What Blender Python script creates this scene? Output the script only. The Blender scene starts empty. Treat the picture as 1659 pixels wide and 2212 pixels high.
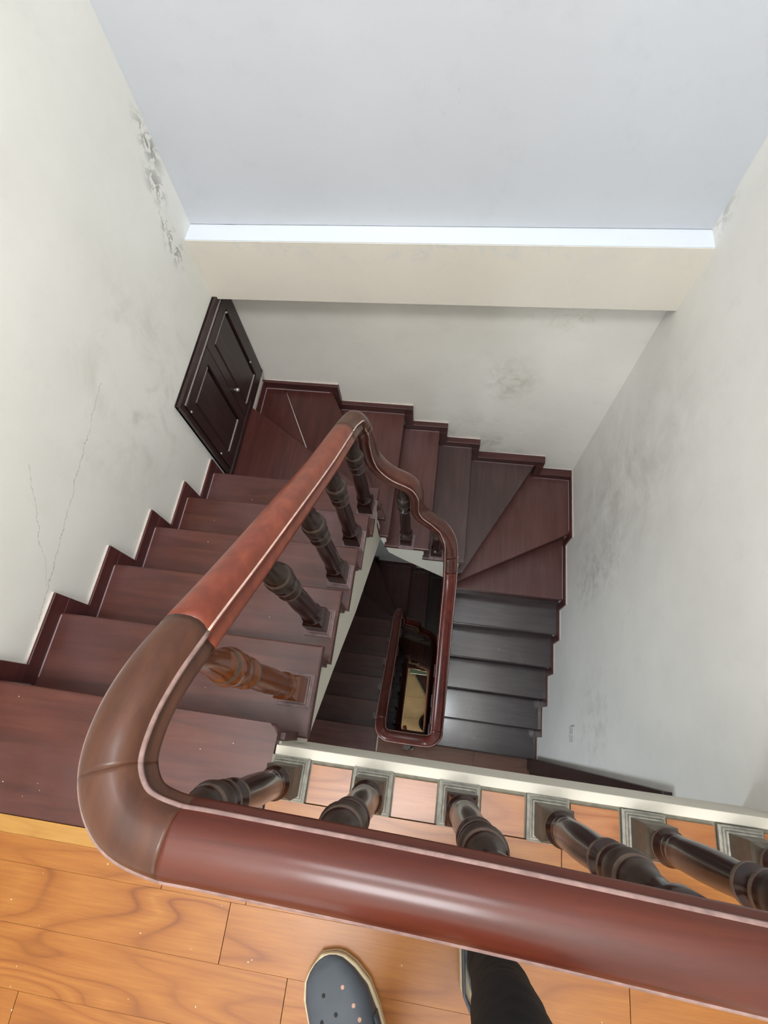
import bpy, bmesh, math, random
from mathutils import Vector, Matrix, noise
random.seed(7)
S = bpy.context.scene
# ------------------------------------------------------------------ camera
cd = bpy.data.cameras.new('camera'); cam = bpy.data.objects.new('camera', cd)
S.collection.objects.link(cam); S.camera = cam
cam.location = (1.1218, 0.0973, 1.3235)
cam.rotation_euler = (0.4012, 0.0626, 0.1316)
cd.sensor_fit = 'HORIZONTAL'; cd.sensor_width = 36; cd.lens = 1110.85 / 1659 * 36
cd.clip_start = 0.02; cd.clip_end = 60
# ------------------------------------------------------------------ world + light
w = bpy.data.worlds.new('world'); S.world = w; w.use_nodes = True
w.node_tree.nodes['Background'].inputs[0].default_value = (0.75, 0.85, 1, 1)
w.node_tree.nodes['Background'].inputs[1].default_value = 0.6
S.view_settings.view_transform = 'Standard'; S.view_settings.look = 'None'
S.view_settings.gamma = 1; S.view_settings.use_curve_mapping = False
S.view_settings.exposure = 0.0
def area(name, loc, rot, sx, sy, power, col):
    l = bpy.data.lights.new(name, 'AREA'); l.shape = 'RECTANGLE'; l.size = sx; l.size_y = sy
    l.energy = power; l.color = col
    o = bpy.data.objects.new(name, l); o.location = loc; o.rotation_euler = rot
    S.collection.objects.link(o); return o
area('skylight_daylight', (1.00, 0.55, 4.9), (0, 0, 0), 1.4, 0.6, 58, (0.92, 0.96, 1.0))
area('rear_skylight_daylight', (0.95, -1.1, 4.9), (0, 0, 0), 1.2, 1.0, 145, (0.97, 0.98, 1.0))
area('window_daylight', (1.0, -2.92, 1.45), (math.radians(90), 0, 0), 1.5, 1.3, 12, (0.90, 0.95, 1.0))
area('lower_fill_daylight', (0.06, -1.15, -1.9), (math.radians(90), 0, math.radians(-62)), 1.1, 1.2, 38, (0.80, 0.90, 1.0))  # unseen source, added at the left wall to brighten the right wall
area('ground_floor_fill', (1.05, -0.5, -7.3), (0, 0, 0), 0.6, 0.6, 16, (1.0, 0.93, 0.80))  # unseen fill light, added to brighten the tiles at the well bottom
# ------------------------------------------------------------------ materials
def s2l(c): return tuple(((v/255)/12.92 if v/255 <= 0.04045 else ((v/255+0.055)/1.055)**2.4) for v in c) + (1,)
def newmat(name, rough=0.5, spec=0.5):
    m = bpy.data.materials.new(name); m.use_nodes = True
    b = m.node_tree.nodes['Principled BSDF']
    b.inputs['Roughness'].default_value = rough
    b.inputs['Specular IOR Level'].default_value = spec
    return m, m.node_tree, b
def N(nt, t, **k):
    n = nt.nodes.new(t)
    for a, v in k.items(): setattr(n, a, v)
    return n
def coords(nt, scale, rnd=False, rot=(0,0,0)):
    tc = N(nt, 'ShaderNodeTexCoord'); mp = N(nt, 'ShaderNodeMapping')
    mp.inputs['Scale'].default_value = scale; mp.inputs['Rotation'].default_value = rot
    nt.links.new(tc.outputs['Object'], mp.inputs[0])
    if rnd:
        oi = N(nt, 'ShaderNodeObjectInfo'); mu = N(nt, 'ShaderNodeMath', operation='MULTIPLY'); mu.inputs[1].default_value = 37
        nt.links.new(oi.outputs['Random'], mu.inputs[0])
        cx = N(nt, 'ShaderNodeCombineXYZ'); nt.links.new(mu.outputs[0], cx.inputs[0]); nt.links.new(mu.outputs[0], cx.inputs[1])
        nt.links.new(cx.outputs[0], mp.inputs['Location'])
    return mp.outputs[0]
def noise_t(nt, vec, scale, detail=4, rough=0.5, dist=0):
    n = N(nt, 'ShaderNodeTexNoise'); n.inputs['Scale'].default_value = scale
    n.inputs['Detail'].default_value = detail; n.inputs['Roughness'].default_value = rough; n.inputs['Distortion'].default_value = dist
    nt.links.new(vec, n.inputs['Vector']); return n.outputs['Fac']
def ramp(nt, fac, stops):
    r = N(nt, 'ShaderNodeValToRGB'); e = r.color_ramp.elements
    while len(e) < len(stops): e.new(0.5)
    for i, (p, c) in enumerate(stops): e[i].position = p; e[i].color = c
    nt.links.new(fac, r.inputs[0]); return r.outputs[0]
def mix(nt, fac, a, b, mode='MIX'):
    m = N(nt, 'ShaderNodeMix', data_type='RGBA', blend_type=mode)
    for sock, v in ((m.inputs[0], fac), (m.inputs[6], a), (m.inputs[7], b)):
        if hasattr(v, 'links'): nt.links.new(v, sock)
        else: sock.default_value = v
    return m.outputs[2]
def bump(nt, b, h, strength=0.2, dist=0.002):
    n = N(nt, 'ShaderNodeBump'); n.inputs['Strength'].default_value = strength; n.inputs['Distance'].default_value = dist
    nt.links.new(h, n.inputs['Height']); nt.links.new(n.outputs[0], b.inputs['Normal'])
def wood(name, dark, mid, light, axis='x', rough=0.32, rnd=True, dust=None, coat=0.0, dustamt=0.5, spec=0.5, crough=0.11):
    m, nt, b = newmat(name, rough, spec)
    sc = {'x': (1.2, 14, 14), 'y': (14, 1.2, 14), 'z': (14, 14, 1.5)}[axis]
    v = coords(nt, sc, rnd)
    g = noise_t(nt, v, 2.2, 7, 0.62, 0.6)
    c = ramp(nt, g, [(0.25, s2l(dark)), (0.5, s2l(mid)), (0.78, s2l(light))])
    v2 = coords(nt, (3, 3, 3), rnd)
    bl = noise_t(nt, v2, 1.1, 3)
    c = mix(nt, ramp(nt, bl, [(0.3, (0.35,)*3+(1,)), (0.7, (0,0,0,1))]), c, s2l(dark))
    if dust:
        d = ramp(nt, noise_t(nt, coords(nt, (1.6, 1.6, 1.6), rnd), 1.7, 5), [(0.42, (0,0,0,1)), (0.72, (dustamt,)*3+(1,))])
        c = mix(nt, d, c, s2l(dust))
    nt.links.new(c, b.inputs['Base Color'])
    rr = N(nt, 'ShaderNodeMapRange'); rr.inputs[3].default_value = rough*0.75; rr.inputs[4].default_value = rough*1.35
    nt.links.new(bl, rr.inputs[0]); nt.links.new(rr.outputs[0], b.inputs['Roughness'])
    bump(nt, b, g, 0.12, 0.0015)
    b.inputs['Coat Weight'].default_value = coat; b.inputs['Coat Roughness'].default_value = crough
    return m
def plain(name, col, rough=0.5, metal=0, var=0.12, scale=18):
    m, nt, b = newmat(name, rough)
    g = noise_t(nt, coords(nt, (1,1,1)), scale, 5, 0.6)
    a = s2l(col); lo = tuple(x*(1-var) for x in a[:3])+(1,); hi = tuple(min(1, x*(1+var)) for x in a[:3])+(1,)
    nt.links.new(ramp(nt, g, [(0.3, lo), (0.7, hi)]), b.inputs['Base Color'])
    b.inputs['Metallic'].default_value = metal
    bump(nt, b, g, 0.08, 0.001)
    return m
def blobmask(nt, c, r, nscale, lo, hi, stretch=(1,1,1)):
    """1 near point c, torn by noise"""
    tc = N(nt, 'ShaderNodeTexCoord')
    sub = N(nt, 'ShaderNodeVectorMath', operation='SUBTRACT'); sub.inputs[1].default_value = c
    nt.links.new(tc.outputs['Object'], sub.inputs[0])
    mul = N(nt, 'ShaderNodeVectorMath', operation='MULTIPLY'); mul.inputs[1].default_value = stretch
    nt.links.new(sub.outputs[0], mul.inputs[0])
    ln = N(nt, 'ShaderNodeVectorMath', operation='LENGTH'); nt.links.new(mul.outputs[0], ln.inputs[0])
    mr = N(nt, 'ShaderNodeMapRange', interpolation_type='SMOOTHSTEP')
    mr.inputs[1].default_value = 0; mr.inputs[2].default_value = r; mr.inputs[3].default_value = 1; mr.inputs[4].default_value = 0
    nt.links.new(ln.outputs['Value'], mr.inputs[0])
    n = noise_t(nt, tc.outputs['Object'], nscale, 6, 0.65, 0.4)
    t = N(nt, 'ShaderNodeMapRange', interpolation_type='SMOOTHSTEP'); t.inputs[1].default_value = lo; t.inputs[2].default_value = hi
    nt.links.new(n, t.inputs[0])
    mu = N(nt, 'ShaderNodeMath', operation='MULTIPLY'); nt.links.new(mr.outputs[0], mu.inputs[0]); nt.links.new(t.outputs[0], mu.inputs[1])
    return mu.outputs[0]
def plaster(name, col, blobs=(), crack=None, var=0.06):
    m, nt, b = newmat(name, 0.75, 0.25)
    base = s2l(col)
    n1 = noise_t(nt, coords(nt, (1,1,1)), 1.6, 5, 0.6)
    lo = tuple(x*(1-var) for x in base[:3])+(1,); hi = tuple(min(1, x*(1+var)) for x in base[:3])+(1,)
    c = ramp(nt, n1, [(0.3, lo), (0.7, hi)])
    n2 = noise_t(nt, coords(nt, (1,1,1)), 9, 6, 0.7)
    c = mix(nt, ramp(nt, n2, [(0.56, (0,0,0,1)), (0.80, (0.22,)*3+(1,))]), c, tuple(x*0.72 for x in base[:3])+(1,))
    for (p, r, ns, lo_, hi_, st, sc, amt) in blobs:
        f = blobmask(nt, p, r, ns, lo_, hi_, st)
        mu = N(nt, 'ShaderNodeMath', operation='MULTIPLY', use_clamp=True); mu.inputs[1].default_value = amt; nt.links.new(f, mu.inputs[0])
        c = mix(nt, mu.outputs[0], c, s2l(sc))
    if crack:
        for (y0, z0, y1, z1, wd) in crack:
            tc = N(nt, 'ShaderNodeTexCoord'); sp = N(nt, 'ShaderNodeSeparateXYZ'); nt.links.new(tc.outputs['Object'], sp.inputs[0])
            L = math.hypot(y1-y0, z1-z0); ny, nz = -(z1-z0)/L, (y1-y0)/L; ty, tz = (y1-y0)/L, (z1-z0)/L
            def lin(a, bb, cc):
                x = N(nt, 'ShaderNodeMath', operation='MULTIPLY'); x.inputs[1].default_value = a; nt.links.new(sp.outputs[1], x.inputs[0])
                y = N(nt, 'ShaderNodeMath', operation='MULTIPLY_ADD'); y.inputs[1].default_value = bb; nt.links.new(sp.outputs[2], y.inputs[0]); nt.links.new(x.outputs[0], y.inputs[2])
                z = N(nt, 'ShaderNodeMath', operation='ADD'); z.inputs[1].default_value = cc; nt.links.new(y.outputs[0], z.inputs[0]); return z.outputs[0]
            dd = lin(ny, nz, -(ny*y0+nz*z0)); ss = lin(ty, tz, -(ty*y0+tz*z0))
            nn = noise_t(nt, tc.outputs['Object'], 14, 5, 0.7)
            a1 = N(nt, 'ShaderNodeMath', operation='MULTIPLY_ADD'); a1.inputs[1].default_value = 0.05; nt.links.new(nn, a1.inputs[0]); nt.links.new(dd, a1.inputs[2])
            a2 = N(nt, 'ShaderNodeMath', operation='SUBTRACT'); a2.inputs[1].default_value = 0.025; nt.links.new(a1.outputs[0], a2.inputs[0])
            a3 = N(nt, 'ShaderNodeMath', operation='ABSOLUTE'); nt.links.new(a2.outputs[0], a3.inputs[0])
            a4 = N(nt, 'ShaderNodeMath', operation='LESS_THAN'); a4.inputs[1].default_value = wd; nt.links.new(a3.outputs[0], a4.inputs[0])
            b1 = N(nt, 'ShaderNodeMath', operation='GREATER_THAN'); b1.inputs[1].default_value = 0; nt.links.new(ss, b1.inputs[0])
            b2 = N(nt, 'ShaderNodeMath', operation='LESS_THAN'); b2.inputs[1].default_value = L; nt.links.new(ss, b2.inputs[0])
            m1 = N(nt, 'ShaderNodeMath', operation='MULTIPLY'); nt.links.new(b1.outputs[0], m1.inputs[0]); nt.links.new(b2.outputs[0], m1.inputs[1])
            m2 = N(nt, 'ShaderNodeMath', operation='MULTIPLY'); nt.links.new(m1.outputs[0], m2.inputs[0]); nt.links.new(a4.outputs[0], m2.inputs[1])
            m3 = N(nt, 'ShaderNodeMath', operation='MULTIPLY'); m3.inputs[1].default_value = 0.5; nt.links.new(m2.outputs[0], m3.inputs[0])
            c = mix(nt, m3.outputs[0], c, s2l((150,145,135)))
    nt.links.new(c, b.inputs['Base Color'])
    bump(nt, b, n2, 0.25, 0.004)
    return m
GREY = (128, 128, 122)
M = {}
M['cream_left'] = plaster('cream_plaster_left', (236, 236, 230), blobs=[
    ((0, 1.83, 0.24), 0.10, 22, 0.46, 0.52, (1,1.5,0.7), (140,141,136), 0.85),
    ((0, 1.76, 0.14), 0.09, 26, 0.47, 0.53, (1,1.2,0.8), (150,150,145), 0.8),
    ((0, 1.70, 0.03), 0.06, 30, 0.52, 0.56, (1,1.6,0.8), (140,141,136), 0.8),
    ((0, 1.69, -0.06), 0.10, 26, 0.50, 0.55, (1,1.3,0.8), (140,141,136), 0.8),
    ((0, 1.1, -0.2), 0.6, 5, 0.45, 0.75, (1,1,1), (178,172,158), 0.5)],
    crack=[(0.99, 0.02, 0.19, -0.12, 0.0012), (0.62, 0.15, 0.34, -0.09, 0.0008)])
M['cream_right'] = plaster('cream_plaster_right', (238, 235, 229), blobs=[
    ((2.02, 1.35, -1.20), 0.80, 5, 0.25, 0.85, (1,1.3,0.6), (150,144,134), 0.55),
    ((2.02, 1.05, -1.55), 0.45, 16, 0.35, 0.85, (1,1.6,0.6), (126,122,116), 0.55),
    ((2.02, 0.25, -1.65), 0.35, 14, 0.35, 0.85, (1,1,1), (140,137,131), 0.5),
    ((2.02, 1.93, -0.02), 0.10, 24, 0.45, 0.55, (1,1,0.8), (196,194,188), 0.8)])
M['cream_back'] = plaster('cream_plaster_back', (232, 229, 221), blobs=[
    ((1.43, 1.9, -1.04), 0.22, 20, 0.35, 0.8, (1,1,0.8), (168,160,142), 0.6),
    ((1.62, 1.9, -0.53), 0.22, 16, 0.44, 0.7, (0.8,1,1.6), (196,190,174), 0.7),
    ((1.3, 1.9, -1.8), 0.6, 8, 0.45, 0.75, (1,1,1), (160,158,152), 0.6)])
M['cream_beam'] = plaster('cream_plaster_beam', (220, 214, 202), blobs=[
    ((0.5, 1.8, -0.13), 0.5, 14, 0.52, 0.6, (0.5,1,6), (206,206,202), 0.6),
    ((1.2, 1.8, -0.13), 0.5, 14, 0.52, 0.6, (0.5,1,6), (206,206,202), 0.6)], var=0.05)
M['white_upper'] = plaster('white_upper_wall', (197, 201, 207), blobs=[
    ((1.05, 1.9, 0.33), 0.07, 50, 0.62, 0.66, (1,1,1), (150,150,150), 0.9)], var=0.025)
M['white_ledge'] = plaster('white_ledge_paint', (214, 220, 228), var=0.02)
M['cream_slab'] = plaster('cream_stair_plaster', (216, 211, 197), var=0.04)
M['ceiling'] = plaster('ceiling_paint', (232, 232, 230), var=0.02)
RED = dict(dark=(56, 27, 21), mid=(80, 40, 31), light=(98, 55, 43))
M['tread'] = wood('mahogany_tread', rough=0.30, dust=(112, 88, 92), dustamt=0.35, **RED)
M['tread_deep'] = wood('deep_red_landing_tread', axis='y', rough=0.30, dark=(50,24,22), mid=(70,34,30), light=(84,44,38))
M['tread_y'] = wood('mahogany_tread_side', axis='y', rough=0.30, dust=(96, 78, 78), dustamt=0.35, dark=(62,32,29), mid=(84,48,43), light=(102,62,55))
M['tread_grey'] = wood('grey_brown_tread', axis='y', rough=0.32, dark=(56, 40, 38), mid=(70, 52, 50), light=(84, 64, 62))  # greyer wood than the red treads beside it
M['tread_grey_x'] = wood('sheen_grey_tread_lower', axis='x', rough=0.24, coat=1.0, crough=0.13, dark=(54, 44, 46), mid=(68, 58, 60), light=(82, 72, 74))  # ceiling reflection on the lower flight, put into the base colour as grey
M['riser'] = wood('mahogany_riser', rough=0.4, dark=(52, 24, 22), mid=(76, 36, 32), light=(92, 48, 42))
M['skirt'] = wood('mahogany_skirting', axis='y', rough=0.34, dark=(56, 26, 25), mid=(82, 40, 38), light=(98, 54, 50))
M['skirt_x'] = wood('mahogany_skirting_back', axis='x', rough=0.34, dark=(50, 26, 25), mid=(72, 38, 36), light=(88, 50, 46))
M['caulk'] = plain('worn_skirting_edge', (190, 180, 172), 0.5)
M['filler'] = plain('dusty_joint', (140, 120, 122), 0.5)
M['rail'] = wood('varnished_rail', axis='x', rough=0.40, spec=0.25, dark=(62, 24, 15), mid=(84, 34, 21), light=(98, 45, 29), coat=0.32, crough=0.17)
M['rail_y'] = wood('varnished_rail_flight', axis='y', rough=0.36, spec=0.3, dark=(92, 38, 22), mid=(122, 54, 34), light=(146, 74, 48), coat=0.3, crough=0.2)
M['rail_brown'] = wood('brown_rail_corner', axis='y', rough=0.34, dark=(58, 32, 21), mid=(80, 46, 31), light=(98, 61, 42), spec=0.3, crough=0.25, coat=0.2)
M['rail_dark'] = wood('dark_rail_deep', axis='y', rough=0.3, dark=(72, 24, 18), mid=(98, 36, 26), light=(120, 50, 36), coat=0.3)
M['bead_strip'] = plain('worn_rail_edge', (150, 122, 116), 0.28, var=0.3, scale=70)
M['baluster'] = wood('turned_dark_baluster', axis='z', rough=0.30, dark=(34, 16, 13), mid=(44, 21, 17), light=(54, 27, 22), coat=0.35)
M['post_grey'] = plain('worn_grey_post_base', (84, 76, 66), 0.4, var=0.3, scale=40)
M['wave'] = wood('dark_wave_rail', axis='x', rough=0.30, dark=(62, 28, 20), mid=(84, 40, 28), light=(104, 54, 38), coat=0.5)
M['bead_glint'] = plain('painted_bead_glint', (206, 176, 164), 0.2, var=0.25, scale=40)  # specular line along the rail bead, put into the colour as a pale strip
M['baluster_dust'] = wood('dusty_baluster_bulb', axis='z', rough=0.42, dark=(42, 30, 25), mid=(54, 40, 33), light=(66, 51, 43))
M['baluster_tan'] = wood('turned_tan_baluster', axis='z', rough=0.28, dark=(98, 50, 24), mid=(114, 60, 28), light=(130, 74, 36), coat=0.35)
M['ringdust'] = plain('dusty_turning', (94, 78, 68), 0.45, var=0.3, scale=60)
M['plinth'] = plain('grey_worn_plinth', (146, 143, 133), 0.45, var=0.35, scale=45)
M['plinth_wood'] = plain('dusty_stair_plinth', (132, 112, 112), 0.35, var=0.3, scale=45)
M['door'] = wood('dark_cupboard_wood', axis='z', rough=0.33, dark=(36, 24, 23), mid=(50, 33, 32), light=(64, 45, 42))
M['groove'] = plain('pale_panel_bead', (150, 140, 136), 0.4, var=0.2)
M['steel'] = plain('dull_steel', (190, 188, 180), 0.3, metal=0.8)
M['dark'] = plain('black_gap', (16, 12, 11), 0.7)
M['fleck'] = plain('white_fleck', (235, 228, 215), 0.6)
M['switch'] = plain('white_plastic', (214, 214, 212), 0.4, var=0.03)
M['skin'] = plain('skin', (196, 150, 128), 0.5, var=0.06)
M['trouser'] = plain('black_trouser_cloth', (17, 14, 14), 0.95, var=0.3, scale=220)
M['clog'] = plain('slate_clog_rubber', (70, 76, 84), 0.5, var=0.08, scale=30)
M['sole'] = plain('cream_clog_sole', (196, 180, 148), 0.55, var=0.08)
M['sole_dark'] = plain('clog_sole_groove', (120, 106, 82), 0.6)
M['concrete'] = plain('grey_mortar_screed', (138, 134, 118), 0.75, var=0.2, scale=60)
M['glass_green'] = plain('green_glazed_trim', (120, 138, 122), 0.15, var=0.06)
M['metal_rod'] = plain('grey_green_rod', (128, 134, 118), 0.3, var=0.1)
M['tile'] = plain('beige_floor_tile', (206, 180, 138), 0.6, var=0.10, scale=5)
def oak(name, dark, mid, light, rough=0.33):
    m, nt, b = newmat(name, rough)
    v = coords(nt, (1.1, 6.0, 1), True)
    n = noise_t(nt, v, 1.0, 2, 0.35, 0.35)
    mu = N(nt, 'ShaderNodeMath', operation='MULTIPLY'); mu.inputs[1].default_value = 13; nt.links.new(n, mu.inputs[0])
    fr = N(nt, 'ShaderNodeMath', operation='FRACT'); nt.links.new(mu.outputs[0], fr.inputs[0])
    ring = ramp(nt, fr.outputs[0], [(0.0, s2l(dark)), (0.10, s2l(mid)), (0.5, s2l(light)), (0.86, s2l(mid)), (1.0, s2l(dark))])
    pat = noise_t(nt, coords(nt, (1.6, 4, 1), True), 1.4, 3)
    soft = mix(nt, 0.5, s2l(mid), s2l(light))
    c = mix(nt, ramp(nt, pat, [(0.40, (0.25,)*3+(1,)), (0.62, (0.85,)*3+(1,))]), soft, ring)
    fine = noise_t(nt, coords(nt, (3, 60, 3), True), 3, 6, 0.7)
    c = mix(nt, ramp(nt, fine, [(0.35, (0.35,)*3+(1,)), (0.65, (0,0,0,1))]), c, s2l(dark))
    nt.links.new(c, b.inputs['Base Color']); bump(nt, b, fine, 0.05, 0.0006)
    return m
M['oak'] = oak('oak_laminate', (112, 58, 20), (148, 88, 32), (168, 110, 48))
M['oak_pink'] = oak('worn_oak_inlay', (118, 66, 32), (148, 92, 50), (168, 112, 68), 0.3)
M['oak_yellow'] = oak('yellow_oak_strip', (144, 96, 40), (166, 120, 56), (182, 138, 72))
M['brown_floor'] = oak('brown_laminate', (82, 50, 36), (108, 68, 50), (128, 84, 62), 0.4)
# ------------------------------------------------------------------ helpers
COL = S.collection
def wloc(o):
    v = Vector((0,0,0))
    while o: v += o.location; o = o.parent
    return v
def link(name, me, mats, parent=None, loc=None):
    o = bpy.data.objects.new(name, me); COL.objects.link(o)
    if mats is not None and len(me.materials) == 0:
        for m in (mats if isinstance(mats, (list, tuple)) else [mats]): me.materials.append(M[m])
    if parent: o.parent = parent
    if loc is not None: o.location = Vector(loc) - (wloc(parent) if parent else Vector((0,0,0)))
    return o
def obj(name, bm, mats, parent=None, loc=(0,0,0), smooth=False):
    """bm in world coordinates; its origin is put at loc"""
    l = Vector(loc)
    bmesh.ops.translate(bm, verts=bm.verts, vec=-l)
    bmesh.ops.recalc_face_normals(bm, faces=bm.faces)
    me = bpy.data.meshes.new(name); bm.to_mesh(me); bm.free()
    if smooth:
        for p in me.polygons: p.use_smooth = True
    return link(name, me, mats, parent, l)
def thing(name, label, cat, loc=(0,0,0), group=None):
    o = bpy.data.objects.new(name, None); COL.objects.link(o); o.location = loc; o.empty_display_size = 0.1
    o['label'] = label; o['category'] = cat
    if group: o['group'] = group
    return o
def tag(o, label, cat, group=None):
    o['label'] = label; o['category'] = cat
    if group: o['group'] = group
    return o
def struct(o): o['kind'] = 'structure'; return o
def prism(bm, poly, z0, z1, bevel=0, mi=0):
    """poly: list of (x,y)"""
    a = [bm.verts.new((x, y, z0)) for x, y in poly]; b = [bm.verts.new((x, y, z1)) for x, y in poly]
    n = len(poly); fs = [bm.faces.new(a[::-1]), bm.faces.new(b)]
    for i in range(n): fs.append(bm.faces.new((a[i], a[(i+1)%n], b[(i+1)%n], b[i])))
    for f in fs: f.material_index = mi
    if bevel:
        ed = [e for e in fs[1].edges] + [e for e in fs[0].edges]
        bmesh.ops.bevel(bm, geom=ed, offset=bevel, segments=2, affect='EDGES', profile=0.5)
def box(bm, x0, x1, y0, y1, z0, z1, bevel=0, mi=0):
    prism(bm, [(x0,y0),(x1,y0),(x1,y1),(x0,y1)], z0, z1, bevel, mi)
def pbox(name, dims, mats, parent=None, bevel=0, loc=None):
    bm = bmesh.new(); box(bm, *dims, bevel=bevel)
    return obj(name, bm, mats, parent, loc if loc else ((dims[0]+dims[1])/2, (dims[2]+dims[3])/2, dims[4]))
def extr(bm, poly, axis, a0, a1, mi=0):
    """poly of 2-tuples in the plane normal to axis; x: (y,z)  y: (x,z)"""
    def P(p, a): return (a, p[0], p[1]) if axis == 'x' else (p[0], a, p[1])
    a = [bm.verts.new(P(p, a0)) for p in poly]; b = [bm.verts.new(P(p, a1)) for p in poly]; n = len(poly)
    fs = [bm.faces.new(a[::-1]), bm.faces.new(b)] + [bm.faces.new((a[i], a[(i+1)%n], b[(i+1)%n], b[i])) for i in range(n)]
    for f in fs: f.material_index = mi
R = 0.17; H = 19*R; XR = 2.02; G = 0.2083; Y0 = 0.074
YB = lambda x: 1.885 + 0.045*x/XR      # back wall plane
# ------------------------------------------------------------------ structure
def wall_quadbox(name, pts, z0, z1, mat):
    bm = bmesh.new(); prism(bm, pts, z0, z1); return struct(obj(name, bm, mat))
ZG = -3*H
wall_quadbox('wall_left', [(0, -3), (0, 1.96), (-0.15, 1.96), (-0.15, -3)], ZG, 5.0, 'cream_left')
wall_quadbox('wall_right', [(XR, -3), (XR+0.15, -3), (XR+0.15, 2.06), (XR, 2.06)], ZG, 5.0, 'cream_right')
wall_quadbox('wall_back', [(-0.15, YB(0)), (XR+0.15, YB(XR)), (XR+0.15, 2.2), (-0.15, 2.2)], ZG, -0.398, 'cream_back')
wall_quadbox('wall_back_upper', [(-0.15, 1.860), (XR+0.15, 1.946), (XR+0.15, 2.2), (-0.15, 2.2)], -0.095, 5.0, 'white_upper')
bm = bmesh.new(); prism(bm, [(0, 1.777), (XR, 1.848), (XR, 2.1), (0, 2.1)], -0.405, -0.102, 0.0)
struct(obj('beam', bm, 'cream_beam'))
bm = bmesh.new()   # painted top of the beam, its back edge ragged where the wall paint laps over it
pts = [(0.0, 1.779), (XR, 1.850)]
n = 60
for i in range(n+1):
    x = XR*(1-i/n); pts.append((x, 1.868 + 0.078*x/XR + 0.004*noise.noise(Vector((x*9, 0, 0)))))
prism(bm, pts, -0.104, -0.098); struct(obj('trim_1', bm, 'white_ledge'))
wall_quadbox('wall_front', [(-0.15, -3.15), (XR+0.15, -3.15), (XR+0.15, -3), (-0.15, -3)], ZG, 5.0, 'cream_back')
wall_quadbox('ceiling', [(-0.15, -3.15), (XR+0.15, -3.15), (XR+0.15, 2.2), (-0.15, 2.2)], 5.0, 5.1, 'ceiling')
# landing slab and floor boards
fl = struct(pbox('floor', (0, XR, -3, 0.0, -0.35, -0.012), 'concrete', loc=(0, 0, -0.012)))
fl.data.materials.clear(); fl.data.materials.append(M['concrete'])
bm = bmesh.new(); box(bm, 0.79, XR, 0.0, 0.022, -0.35, 0.0, 0.002); struct(obj('trim_2', bm, 'cream_slab'))
bm = bmesh.new(); box(bm, 0.0, XR, -3.0, 0.0, -0.365, -0.35); struct(obj('ceiling_lower', bm, 'cream_slab'))
def plank(x0, x1, y0, y1, z, mat, par, t=0.012):
    g = 0.0007; h = 0.00015
    bm = bmesh.new(); box(bm, x0+g, x1-g, y0+h, y1-h, z-t, z, 0.0003)
    return obj('plank', bm, mat, par, ((x0+x1)/2, (y0+y1)/2, z))
def row(x0, x1, y0, y1, joints, z, mat, par):
    xs = [x0] + [j for j in joints if x0 < j < x1] + [x1]
    for a, b in zip(xs, xs[1:]): plank(a, b, y0, y1, z, mat, par)
BX = [0.833, 1.028, 1.225, 1.420, 1.622, 1.820]      # landing balusters
PW = 0.045
for a, b in zip(BX, BX[1:]): plank(a+PW+0.004, b-PW-0.004, -0.088, -0.008, 0.0, 'oak_pink', fl)
plank(BX[-1]+PW+0.004, XR, -0.088, -0.008, 0, 'oak_pink', fl)
row(0.79, XR, -0.19, -0.090, [1.45], 0, 'oak', fl)
plank(0.79, 1.20, -0.225, -0.19, 0, 'oak', fl); row(1.2, XR, -0.225, -0.19, [1.75], 0, 'oak', fl)
row(0.0, 0.79, -0.295, -0.243, [0.597], 0, 'oak', fl); row(0.79, XR, -0.295, -0.225, [1.31], 0, 'oak', fl)
row(0.0, XR, -0.402, -0.295, [0.757, 1.58], 0, 'oak', fl)
row(0.0, XR, -0.509, -0.402, [0.905, 1.75], 0, 'oak', fl)
y = -0.509; k = 0
while y > -2.95:
    row(0, XR, max(y-0.107, -3), y, [0.35+0.29*(k % 4), 1.25+0.17*(k % 3)], 0, 'oak', fl); y -= 0.107; k += 1
plank(0.0, 0.79, -0.243, -0.209, 0.0, 'oak_yellow', fl)
# lower floors
def lower_floor(idx, z, mat, last=False):
    f = pbox('floor_%d' % idx, (0, XR, -3, 0.02, z-0.35, z-0.012), 'cream_slab', loc=(0, 0, z-0.012)); struct(f)
    # boards
    row(1.20, XR, -0.11, 0.0, [1.57], z, mat, f); row(0.80, 1.2, -0.11, 0.0, [], z, mat, f)
    for j in range(8): row(0.0, XR, -0.22-0.11*j, -0.11-0.11*j if j else -0.11, [0.8, 1.3+0.2*(j % 3)], z, mat, f)
    return f
f2 = lower_floor(2, -H, 'brown_floor'); f3 = lower_floor(3, -2*H, 'brown_floor')
g = pbox('floor_4', (-0.15, XR+0.15, -3.15, 2.2, ZG-0.15, ZG), 'tile', loc=(0, 0, ZG)); struct(g)
for ix in range(5):
    for iy in range(6):
        bm = bmesh.new(); box(bm, 0.402*ix+0.003, 0.402*ix+0.399, -0.5+0.4*iy+0.003, -0.5+0.4*iy+0.397, ZG, ZG+0.008, 0.001)
        obj('tile', bm, 'tile', g, (0.2+0.402*ix, -0.3+0.4*iy, ZG))
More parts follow.
